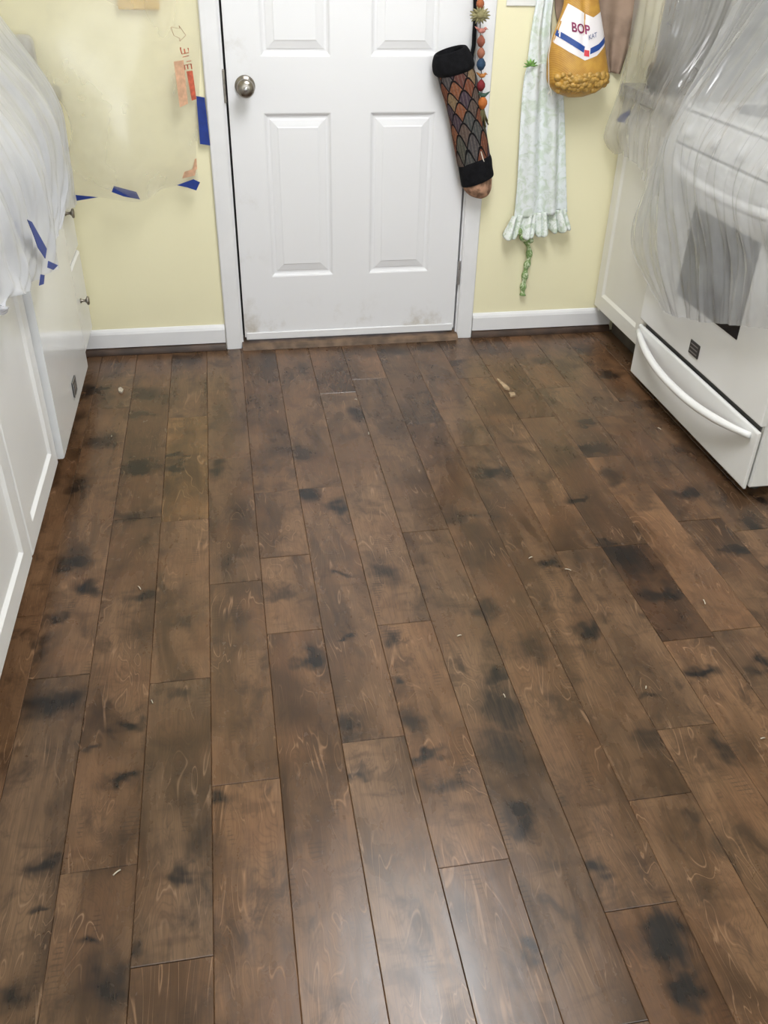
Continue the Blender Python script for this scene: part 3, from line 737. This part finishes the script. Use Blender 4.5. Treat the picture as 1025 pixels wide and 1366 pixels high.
k.out('leaf_print', M['leaf'], apn, smooth=True)

# ---- brown cloth bag behind
bb = empty('cloth_bag', at(815, 105, 1, -.02), 'grey-brown cloth bag hanging behind the golden net bag', 'bag')
cloth([((742, -60), (858, -60)), ((740, 0), (852, 0)), ((744, 30), (845, 30)), ((757, 60), (838, 60)), ((786, 92), (826, 98))], -.006, 3.1, .010, name='bag_cloth', mat=M['brownbag'], parent=bb)
B().tube([at(770, -58, 1, -.02), at(790, -100, 1, -.01), at(815, -100, 1, -.01), at(838, -58, 1, -.02)], .006, 8).out('handle', M['brownbag'], bb, smooth=True)

# ---- golden net bag with label
nb = empty('net_bag', at(768, 130, 1, -.09), 'golden produce bag with white and blue label hanging beside the apron', 'bag')
NB = [((753, -40), (797, -40)), ((753, 0), (799, 0)), ((746, 26), (802, 22)), ((737, 51), (806, 48)), ((731, 74), (808, 72)), ((729.5, 95), (811, 92)), ((731, 111), (810.5, 106)), ((741, 123), (799, 120)), ((757, 129.5), (779, 128.5))]
ND = [.022, .028, .036, .044, .052, .058, .056, .040, .012]
yb = -.085
NL = [at(*a, 1, yb) for a, b in NB]; NR = [at(*b, 1, yb) for a, b in NB]
def bagpt(s, t, off=0.0):
    """front surface of the bag; s across 0..1, t down 0..1"""
    l, r, d = catmull(NL, t), catmull(NR, t), catmull([Vector((q, 0, 0)) for q in ND], t).x
    c = (l + r) / 2; h = (r - l) / 2; q = max(-1, min(1, 2 * s - 1)); a = math.sqrt(max(0, 1 - q * q))
    crease = .012 * math.exp(-((s - .52) / .05) ** 2) * max(0, 1 - t * 1.5)
    return c + h * q + Vector((0, -(d + off) * a + crease, 0))
rows = []
for i in range(49):
    t = i / 48; rows.append([bagpt(.5 - .5 * math.cos(math.pi * j / 24), t) for j in range(25)] + [bagpt(.5 + .5 * math.cos(math.pi * j / 12), t) * Vector((1, 0, 1)) if False else Vector((bagpt(.5 + .5 * math.cos(math.pi * j / 12), t).x, 2 * yb - bagpt(.5 + .5 * math.cos(math.pi * j / 12), t).y, bagpt(.5 + .5 * math.cos(math.pi * j / 12), t).z)) for j in range(1, 13)])
def vpx(u, v):
    """pixel on the bag -> (s, t)"""
    best = None
    t = 0.5
    lo, hi = 0.0, 1.0
    tgt = at(u, v, 1, yb)
    for _ in range(30):
        m = (lo + hi) / 2; l, r = catmull(NL, m), catmull(NR, m)
        f = (tgt.x - l.x) / (r.x - l.x); z = l.z * (1 - f) + r.z * f
        if z > tgt.z: lo = m
        else: hi = m
    l, r = catmull(NL, lo), catmull(NR, lo)
    return (tgt.x - l.x) / (r.x - l.x), lo
body = B().grid(rows).out('bag_skin', M['net'], nb, smooth=True)
# lumps pressing through the lower part of the bag
rr = random.Random(8); k = B()
for i in range(110):
    u = rr.uniform(738, 806); v = rr.uniform(98, 121) - 3 * math.sin((u - 738) / 68 * math.pi)
    s, t = vpx(u, v)
    if not (.07 < s < .93): continue
    p = bagpt(s, t, -.0065); r_ = rr.uniform(.008, .0125)
    k.ball(p, r_ * rr.uniform(.9, 1.4), r_, r_ * rr.uniform(.8, 1.1), seg=10, rings=6)
lo_ = k.out('contents', M['lump'], nb, smooth=True); prop(lo_, 'lumpy golden contents pressing through the bag', kind='stuff')
def patch(name, top, bot, mat, off, parent, ns=28, nt=6):
    """top/bot: polylines of pixels left to right; laid onto the bag surface"""
    rows = []
    for i in range(nt + 1):
        f = i / nt; row = []
        for j in range(ns + 1):
            a = linp([Vector((*q, 0)) for q in top], j / ns); b = linp([Vector((*q, 0)) for q in bot], j / ns); c = a * (1 - f) + b * f
            s, t = vpx(c.x, c.y); row.append(bagpt(min(max(s, .01), .99), t, off))
        rows.append(row)
    return B().grid(rows).out(name, mat, parent, smooth=True)
lab = patch('label_band', [(756, 4), (767, 11), (778, 18), (787, 22), (800, 15)], [(735, 55), (753, 67), (773, 78), (790, 72), (806, 58)], M['blabel'], .0014, nb)
patch('blue_stripe', [(740, 38), (757, 49), (774, 60)], [(738.5, 46), (755, 57), (772, 68)], M['bblue'], .0026, lab, 14, 2)
patch('blue_stripe', [(781, 62), (793, 57), (806, 47)], [(780, 70), (793, 65), (806, 55)], M['bblue'], .0026, lab, 14, 2)
patch('red_stamp', [(773, 64), (779, 65)], [(772, 72), (778.5, 73)], M['bred'], .0034, lab, 4, 2)
patch('white_mark', [(744.2, 39.5), (745.4, 40.3)], [(742.8, 47.5), (744, 48.5)], M['blabel'], .0034, lab, 2, 2)
def text_on_bag(name, txt, u, v, du, h, slope, mat, off, parent):
    cu = bpy.data.curves.new('t', 'FONT'); cu.body = txt; cu.size = 1.0; cu.offset = .02
    ob = bpy.data.objects.new('t', cu); col.objects.link(ob)
    dg = bpy.context.evaluated_depsgraph_get(); me = bpy.data.meshes.new_from_object(ob.evaluated_get(dg))
    bpy.data.objects.remove(ob); bpy.data.curves.remove(cu)
    bm = bmesh.new(); bm.from_mesh(me); bpy.data.meshes.remove(me)
    bmesh.ops.triangulate(bm, faces=bm.faces[:])
    xs_ = [q.co.x for q in bm.verts]; x0_, x1_ = min(xs_), max(xs_)
    for q in bm.verts:
        f = (q.co.x - x0_) / (x1_ - x0_); s, t = vpx(u + du * f, v - h * q.co.y / .7 + slope * f)
        q.co = bagpt(min(max(s, .01), .99), t, off)
    k = B(); k.bm.free(); k.bm = bm
    return k.out(name, mat, parent)
text_on_bag('lettering', 'BOP', 758, 40, 23, 12, 4.5, M['bmag'], .0036, lab)
text_on_bag('small_lettering', 'KAT', 779, 51, 12, 6, -4, M['bgrey'], .0036, lab)
text_on_bag('stripe_lettering', 'ABC', 784, 67.5, 12, 3, -5, M['blabel'], .0040, lab) if False else None
B().tube([at(737, 45, 1, -.12), at(732, 74, 1, -.118), at(732.5, 112, 1, -.115), at(735, 121, 1, -.115)], .0014, 6).out('seam_thread', M['string'], nb)
B().tube([at(735, 119, 1, -.112), at(731.5, 126, 1, -.112)], .0015, 6).tube([at(735, 119, 1, -.112), at(735.5, 128, 1, -.112)], .0015, 6).out('thread_ends', M['string'], nb)

# ---- hooks just above the picture that carry apron, bags, bag holder and garland
def hook(u, v, y0, label):
    p = at(u, v, 1, y0); h = empty('wall_hook', (p.x, y0, p.z), label, 'hook')
    B().box(p.x - .009, p.x + .009, y0 - .004, y0 - .0003, p.z - .022, p.z + .022, .002).out('back_plate', M['nickel'], h)
    B().tube([(p.x, y0 - .003, p.z), (p.x, y0 - .03, p.z - .012), (p.x, y0 - .055, p.z - .012), (p.x, y0 - .068, p.z + .006)], .0035, 10).out('prong', M['nickel'], h, smooth=True)
hook(734, -58, -.0002, 'nickel wall hook carrying the pale green apron')
hook(778, -46, -.0002, 'nickel wall hook carrying the golden net bag')
hook(636, -44, -.0168, 'nickel hook on the door casing carrying the knit bag holder')

# ---- switch plate, small yellow board behind the film
sw = empty('switch_plate', at(696, 0, 1, -.003), 'white light switch plate at the top edge beside the door', 'switch')
p0, p1 = at(675.5, 8, 1, -.004), at(717, 8, 1, -.004)
B().box(p0.x, p1.x, -.0065, -.0005, p0.z, p0.z + .118, .003, 2).out('plate', M['plate'], sw)
for f in (.3, .7):
    x = p0.x * (1 - f) + p1.x * f; B().box(x - .005, x + .005, -.016, -.0066, p0.z + .05, p0.z + .068, .002).out('toggle', M['plate'], sw)
yp0, yp1 = at(158, 13, 1, -.02), at(213, 11, 1, -.02)
o = B().box(yp0.x, yp1.x, -.024, -.001, yp0.z, yp0.z + .10, .004, 2).out('wall_plaque', M['ochre']); prop(o, 'small ochre plaque on the wall behind the taped clear plastic', 'plaque')

# ================================================================== PLASTIC SHEETS
def net(ctrl, nu, nv, amp, seed, fold=None, edge=.25, ridge=.35, fr=3.0):
    """ctrl: rows x cols of Vectors -> smooth rippled surface"""
    P = []
    for i in range(nv + 1):
        rowc = [catmull([ctrl[r][c] for r in range(len(ctrl))], i / nv) for c in range(len(ctrl[0]))]
        P.append([catmull(rowc, j / nu) for j in range(nu + 1)])
    Q = []
    for i in range(nv + 1):
        row = []
        for j in range(nu + 1):
            a = P[min(i + 1, nv)][j] - P[max(i - 1, 0)][j]; b = P[i][min(j + 1, nu)] - P[i][max(j - 1, 0)]
            n = a.cross(b); n = n.normalized() if n.length > 1e-9 else Vector((0, 0, 1))
            u, v = j / nu, i / nv; p = P[i][j]
            h = 0; A = 1.0; f = fr
            for o_ in range(3):
                nz = noise.noise(Vector((p.x * f + seed, p.y * f, p.z * f * .6 + seed * 2)))
                h += A * ((1 - 2 * abs(nz)) * ridge + nz * (1 - ridge)); A *= .45; f *= 2.0
            if fold: h += fold(u, v)
            e = min(1.0, edge + (1 - edge) * min(1, min(u, 1 - u) * 8))
            row.append(p + n * h * amp * e)
        Q.append(row)
    return Q
V = Vector
def tri(x): return 1 - 4 * abs((x % 1.0) - .5)
# film on the back wall, left of the door
cD = [[at(-60, -90, 1, -.04), at(60, -90, 1, -.05), at(150, -90, 1, -.05), at(215, -90, 1, -.03), at(266, -90, 1, -.006)],
      [at(-50, 40, 1, -.115), at(70, 40, 1, -.12), at(150, 45, 1, -.10), at(212, 45, 1, -.07), at(268, 45, 1, -.010)],
      [at(86, 140, 1, -.11), at(95, 145, 1, -.13), at(158, 150, 1, -.14), at(215, 150, 1, -.09), at(265, 150, 1, -.010)],
      [at(90, 215, 1, -.05), at(112, 222, 1, -.11), at(165, 225, 1, -.15), at(215, 215, 1, -.10), at(262, 205, 1, -.012)],
      [at(100, 264, 1, -.05), at(128, 262, 1, -.07), at(187, 268, 1, -.12), at(216, 251, 1, -.07), at(265, 241, 1, -.014)]]
sd = B().grid(net(cD, 60, 60, .010, 3.1, edge=.15)).out('plastic_sheet', M['film_d'], None, smooth=True)
prop(sd, 'clear plastic sheet with red print taped over yellow wall beside the door', 'plastic sheet')
def surfpt(Q, u, v, off=.0):
    nv, nu = len(Q) - 1, len(Q[0]) - 1
    x, y = min(max(u, 0), 1) * nu, min(max(v, 0), 1) * nv; i, j = min(int(y), nv - 1), min(int(x), nu - 1); a, b = y - i, x - j
    p = (Q[i][j] * (1 - b) + Q[i][j + 1] * b) * (1 - a) + (Q[i + 1][j] * (1 - b) + Q[i + 1][j + 1] * b) * a
    return p + V((0, -off, 0))
QD = net(cD, 60, 60, .010, 3.1, edge=.15)
def locate(Q, u, v):
    """grid parameters of the sheet point seen at a pixel"""
    best = (1e9, 0, 0)
    cm = Rm.transposed()
    for i, row in enumerate(Q):
        for j, p in enumerate(row):
            q = cm @ (p - V(CAM)); a, b = 512.5 + FPX * q.x / -q.z, 683 - FPX * q.y / -q.z
            d = (a - u) ** 2 + (b - v) ** 2
            if d < best[0]: best = (d, j / (len(row) - 1), i / (len(Q) - 1))
    x, y = best[1], best[2]
    def pr(a, b):
        q = cm @ (surfpt(Q, a, b) - V(CAM)); return 512.5 + FPX * q.x / -q.z, 683 - FPX * q.y / -q.z
    for _ in range(4):
        h = .004; p = pr(x, y); px1 = pr(x + h, y); py1 = pr(x, y + h)
        a, b, c_, d = (px1[0] - p[0]) / h, (py1[0] - p[0]) / h, (px1[1] - p[1]) / h, (py1[1] - p[1]) / h
        det = a * d - b * c_
        if abs(det) < 1e-6: break
        ru, rv = u - p[0], v - p[1]
        x = min(max(x + .8 * (d * ru - b * rv) / det, 0), 1); y = min(max(y + .8 * (a * rv - c_ * ru) / det, 0), 1)
    return x, y
def decal(name, corners, mat, off=.003, ns=6, nt=10):
    uv = [locate(QD, *c) for c in corners]   # TL TR BR BL
    rows = []
    for i in range(nt + 1):
        f = i / nt; l = (uv[0][0] * (1 - f) + uv[3][0] * f, uv[0][1] * (1 - f) + uv[3][1] * f); r = (uv[1][0] * (1 - f) + uv[2][0] * f, uv[1][1] * (1 - f) + uv[2][1] * f)
        rows.append([surfpt(QD, l[0] * (1 - j / ns) + r[0] * j / ns, l[1] * (1 - j / ns) + r[1] * j / ns, off) for j in range(ns + 1)])
    return B().grid(rows).out(name, mat, sd, smooth=True)
decal('red_block', [(249, 95), (257, 94), (262, 132), (256, 134)], M['redprint'])
decal('pale_block', [(232, 82), (245, 80), (251, 138), (240, 143)], M['paleprint'])
decal('pale_block', [(260, 212), (267, 210), (263, 226), (256, 228)], M['paleprint'])
decal('pale_block', [(246, 229), (262, 224), (260, 234), (243, 238)], M['paleprint'])
def letter(strokes, mat, name, rad=.0022):
    k = B()
    for s_ in strokes:
        pts = [surfpt(QD, *locate(QD, *q), .003) for q in s_]
        k.tube(pts, rad, 6, flat=.4)
    return k.out(name, mat, sd)
letter([[(241, 66), (243, 72)], [(243, 72), (252, 70), (251, 64)], [(247, 71), (246, 65)], [(241, 66), (241, 63)]], M['redprint'], 'letter')
letter([[(244, 76), (252, 74)], [(249, 82), (255, 81)]], M['redprint'], 'letter')
letter([[(246, 87), (255, 85)], [(246, 87), (247, 93)], [(250, 86), (251, 92)], [(255, 85), (256, 92)]], M['redprint'], 'letter')
letter([[(228, 36), (240, 38)], [(240, 38), (239, 34)], [(239, 34), (248, 47)], [(248, 47), (240, 55)], [(240, 55), (240, 51)], [(240, 51), (232, 47)], [(232, 47), (228, 36)]], M['brownprint'], 'arrow', .0009)

# milky sheet hanging over the left counter
def LB(u, v, x): return at(u, v, 0, x)
cC = [[V((-1.22, -.15, 1.50)), V((-1.22, -.35, 1.52)), V((-1.22, -.75, 1.52)), V((-1.22, -1.15, 1.52)), V((-1.22, -1.60, 1.52)), V((-1.22, -2.0, 1.52))],
      [V((-1.06, -.14, 1.16)), V((-1.06, -.35, 1.17)), V((-1.05, -.75, 1.18)), V((-1.05, -1.15, 1.18)), V((-1.05, -1.60, 1.18)), V((-1.05, -2.0, 1.18))],
      [V((-.925, -.135, .925)), V((-.905, -.37, .925)), V((-.89, -.75, .93)), V((-.89, -1.15, .93)), V((-.89, -1.60, .93)), V((-.89, -2.0, .93))],
      [V((-.912, -.15, .74)), V((-.885, -.40, .76)), V((-.87, -.75, .76)), V((-.87, -1.12, .76)), V((-.88, -1.55, .76)), V((-.88, -2.0, .76))],
      [LB(103, 272, -.915), LB(80, 292, -.89), LB(74, 345, -.875), LB(42, 384, -.87), LB(-5, 407, -.865), LB(-140, 500, -.87)]]
o = B().grid(net(cC, 150, 90, .014, 7.7, fold=lambda u, v: .8 * math.sin(u * 31 + 3 * v) * (.2 + v) + .35 * tri(u * 13 + .8 * v + .3 * math.sin(7 * v)) * (.3 + v) + .22 * tri(u * 29 - 1.3 * v), edge=.3)).out('plastic_sheet', M['film_c'], None, smooth=True)
prop(o, 'milky plastic sheet hanging over the left counter and dishwasher', 'plastic sheet')
# grey sheet over the range
def RA(u, v, x): return at(u, v, 0, x)
cA = [[RA(1000, -60, 1.22), V((1.24, -.60, 1.50)), V((1.24, -.85, 1.52)), V((1.24, -1.10, 1.52)), V((1.24, -1.40, 1.52))],
      [RA(962, 40, 1.06), V((1.07, -.56, 1.16)), V((1.07, -.85, 1.17)), V((1.07, -1.10, 1.18)), V((1.07, -1.42, 1.18))],
      [RA(905, 150, .925), V((.918, -.60, .935)), V((.915, -.85, .938)), V((.915, -1.10, .938)), V((.92, -1.43, .938))],
      [RA(866, 240, .905), V((.875, -.62, .79)), V((.868, -.85, .79)), V((.868, -1.10, .79)), V((.88, -1.44, .79))],
      [RA(842, 325, .915), RA(905, 335, .895), RA(955, 345, .89), RA(1015, 355, .89), RA(1110, 375, .90)],
      [RA(884, 414, .915), RA(915, 424, .905), RA(955, 431, .90), RA(1005, 436, .90), RA(1110, 455, .91)]]
o = B().grid(net(cA, 160, 90, .010, 21.3, fold=lambda u, v: .9 * math.sin(u * 24 + 4 * v) * (1 - .3 * v) + .55 * tri(u * 9 - 1.1 * v + .2 * math.sin(5 * v)) + .35 * tri(u * 21 + .9 * v) + .15 * tri(u * 43 - 2 * v + .4 * math.sin(9 * v)), edge=.2)).out('plastic_sheet', M['film_a'], None, smooth=True)
prop(o, 'grey translucent plastic sheet draped over the range and oven door', 'plastic sheet')
# softer sheet between range sheet and hanging bags
cB = [[at(853, -70, 1, -.06), at(905, -70, 1, -.25), at(960, -70, 1, -.36), at(1020, -70, 1, -.40)],
      [at(842, 40, 1, -.07), at(885, 45, 1, -.32), at(930, 45, 1, -.40), at(975, 40, 1, -.42)],
      [at(827, 120, 1, -.05), RA(862, 120, .935), RA(888, 122, .93), RA(915, 130, .935)],
      [at(806, 180, 1, -.05), RA(846, 172, .935), RA(872, 180, .925), RA(895, 190, .93)],
      [at(818, 204, 1, -.05), RA(846, 214, .94), RA(866, 246, .93), RA(880, 262, .935)]]
o = B().grid(net(cB, 100, 70, .012, 14.9, fold=lambda u, v: .8 * math.sin(u * 19 + 2 * v) * (1 - .4 * v) + .4 * tri(u * 8 - v + .2 * math.sin(6 * v)) + .2 * tri(u * 19 + 1.4 * v), edge=.25, fr=4)).out('plastic_sheet', M['film_b'], None, smooth=True)
prop(o, 'soft crumpled plastic sheet over the counter between net bag and range', 'plastic sheet')

# ---- blue tape
def tape(pix, axis, val, label, th=.0012):
    P = [at(u, v, axis, val) for u, v in pix]; k = B(); n = len(P)
    d = V((0, -th, 0)) if axis == 1 else V((th if val < 0 else -th, 0, 0))
    a = [k.bm.verts.new(p) for p in P]; b = [k.bm.verts.new(p + d) for p in P]
    k.bm.faces.new(a); k.bm.faces.new(b[::-1])
    for i in range(n): k.bm.faces.new([a[i], a[(i + 1) % n], b[(i + 1) % n], b[i]])
    o = k.out('painters_tape', M['tape']); return prop(o, label, 'tape')
tape([(262, 128), (273, 130), (280.5, 194), (267, 192)], 1, -.0185, 'vertical strip of blue tape on the edge of the left door casing')
tape([(236, 247), (258, 239), (267, 243), (262, 254), (250, 250)], 1, -.055, 'blue tape piece at the right lower corner of the clear sheet')
tape([(149, 256), (152, 248), (182, 256), (187, 266), (165, 262)], 1, -.125, 'blue tape piece at the middle of the clear sheet hem')
tape([(101, 260), (131, 263), (101, 268)], 1, -.075, 'thin blue tape sliver at the left end of the clear sheet hem')
tape([(36, 293), (42, 296), (62, 332), (60, 345), (50, 330), (46, 318)], 0, -.862, 'long crumpled blue tape strip on the milky sheet over the dishwasher')
tape([(64, 348), (77, 354), (71, 360), (63, 357)], 0, -.848, 'small blue tape tab sticking out toward the dishwasher front')
tape([(54, 366), (59, 367), (58, 379), (52, 381)], 0, -.862, 'lowest small blue tape tab under the milky sheet')
tape([(823, 160), (829, 153), (836, 149), (842, 147), (843, 152), (836, 158), (834, 164), (827, 163)], 0, .938, 'small faded blue tape piece on the sheet beside the net bag')

# ---- bits on the floor
def chip(name, pix, h, mat, label, cat, group=None):
    P = [at(u, v, 2, .001) for u, v in pix]; k = B(); n = len(P)
    a = [k.bm.verts.new(p) for p in P]; b = [k.bm.verts.new(p + V((0, 0, h))) for p in P]
    k.bm.faces.new(a[::-1]); k.bm.faces.new(b)
    for i in range(n): k.bm.faces.new([a[i], a[(i + 1) % n], b[(i + 1) % n], b[i]])
    return prop(k.out(name, mat), label, cat, group)
chip('wood_splinter', [(663, 507), (665, 507), (679, 518), (680, 521), (673, 520)], .006, M['chip'], 'long tan wood splinter on the floor in front of the apron', 'splinter')
chip('wood_splinter', [(679, 525), (686, 525), (688, 529), (681, 530)], .006, M['chip'], 'short square wood splinter beside the long one', 'splinter')
chip('paper_crumb', [(158, 520), (161, 518), (165, 521), (163, 525), (159, 524)], .006, M['chipw'], 'pale crumb on the floor near the dishwasher badge', 'crumb')
rr = random.Random(4)
SHAV = (((149, 582), 'on the floor beside the foot of the dishwasher'), ((475, 533), 'on the floor in front of the door middle'), ((708, 744), 'pointing at a dark knot in the middle right of the floor'),
    ((758, 760), 'just right of the knot near the middle right of the floor'), ((673, 928), 'on the large dark stain in the middle of the floor'), ((613, 848), 'above the large dark stain in the middle of the floor'),
    ((862, 917), 'on the board right of the large dark stain'), ((940, 803), 'on the floor well in front of the range corner'), ((186, 784), 'beside a knot near the left two-door cabinet'),
    ((203, 936), 'at a board joint in the lower left of the floor'), ((880, 572), 'close to the bottom edge of the range drawer'), ((492, 578), 'on the floor a step in front of the door'),
    ((341, 464), 'right against the threshold of the door'), ((156, 1164), 'lowest of all, at a joint near the bottom left corner'), ((1018, 985), 'at the right edge of the picture in the lower half'))
for (u, v), where in SHAV:
    p = at(u, v, 2, .002); a = rr.uniform(0, 6.28); L = rr.uniform(.004, .009)
    k = B().tube([p + V((math.cos(a) * L * f, math.sin(a) * L * f, .002 * (1 - f * f))) for f in (-1, -.4, .3, 1)], .0012, 6)
    prop(k.out('wood_shaving', M['chipw'], None, smooth=True), 'tiny pale wood shaving ' + where, 'shaving', 'wood shavings on the floor')
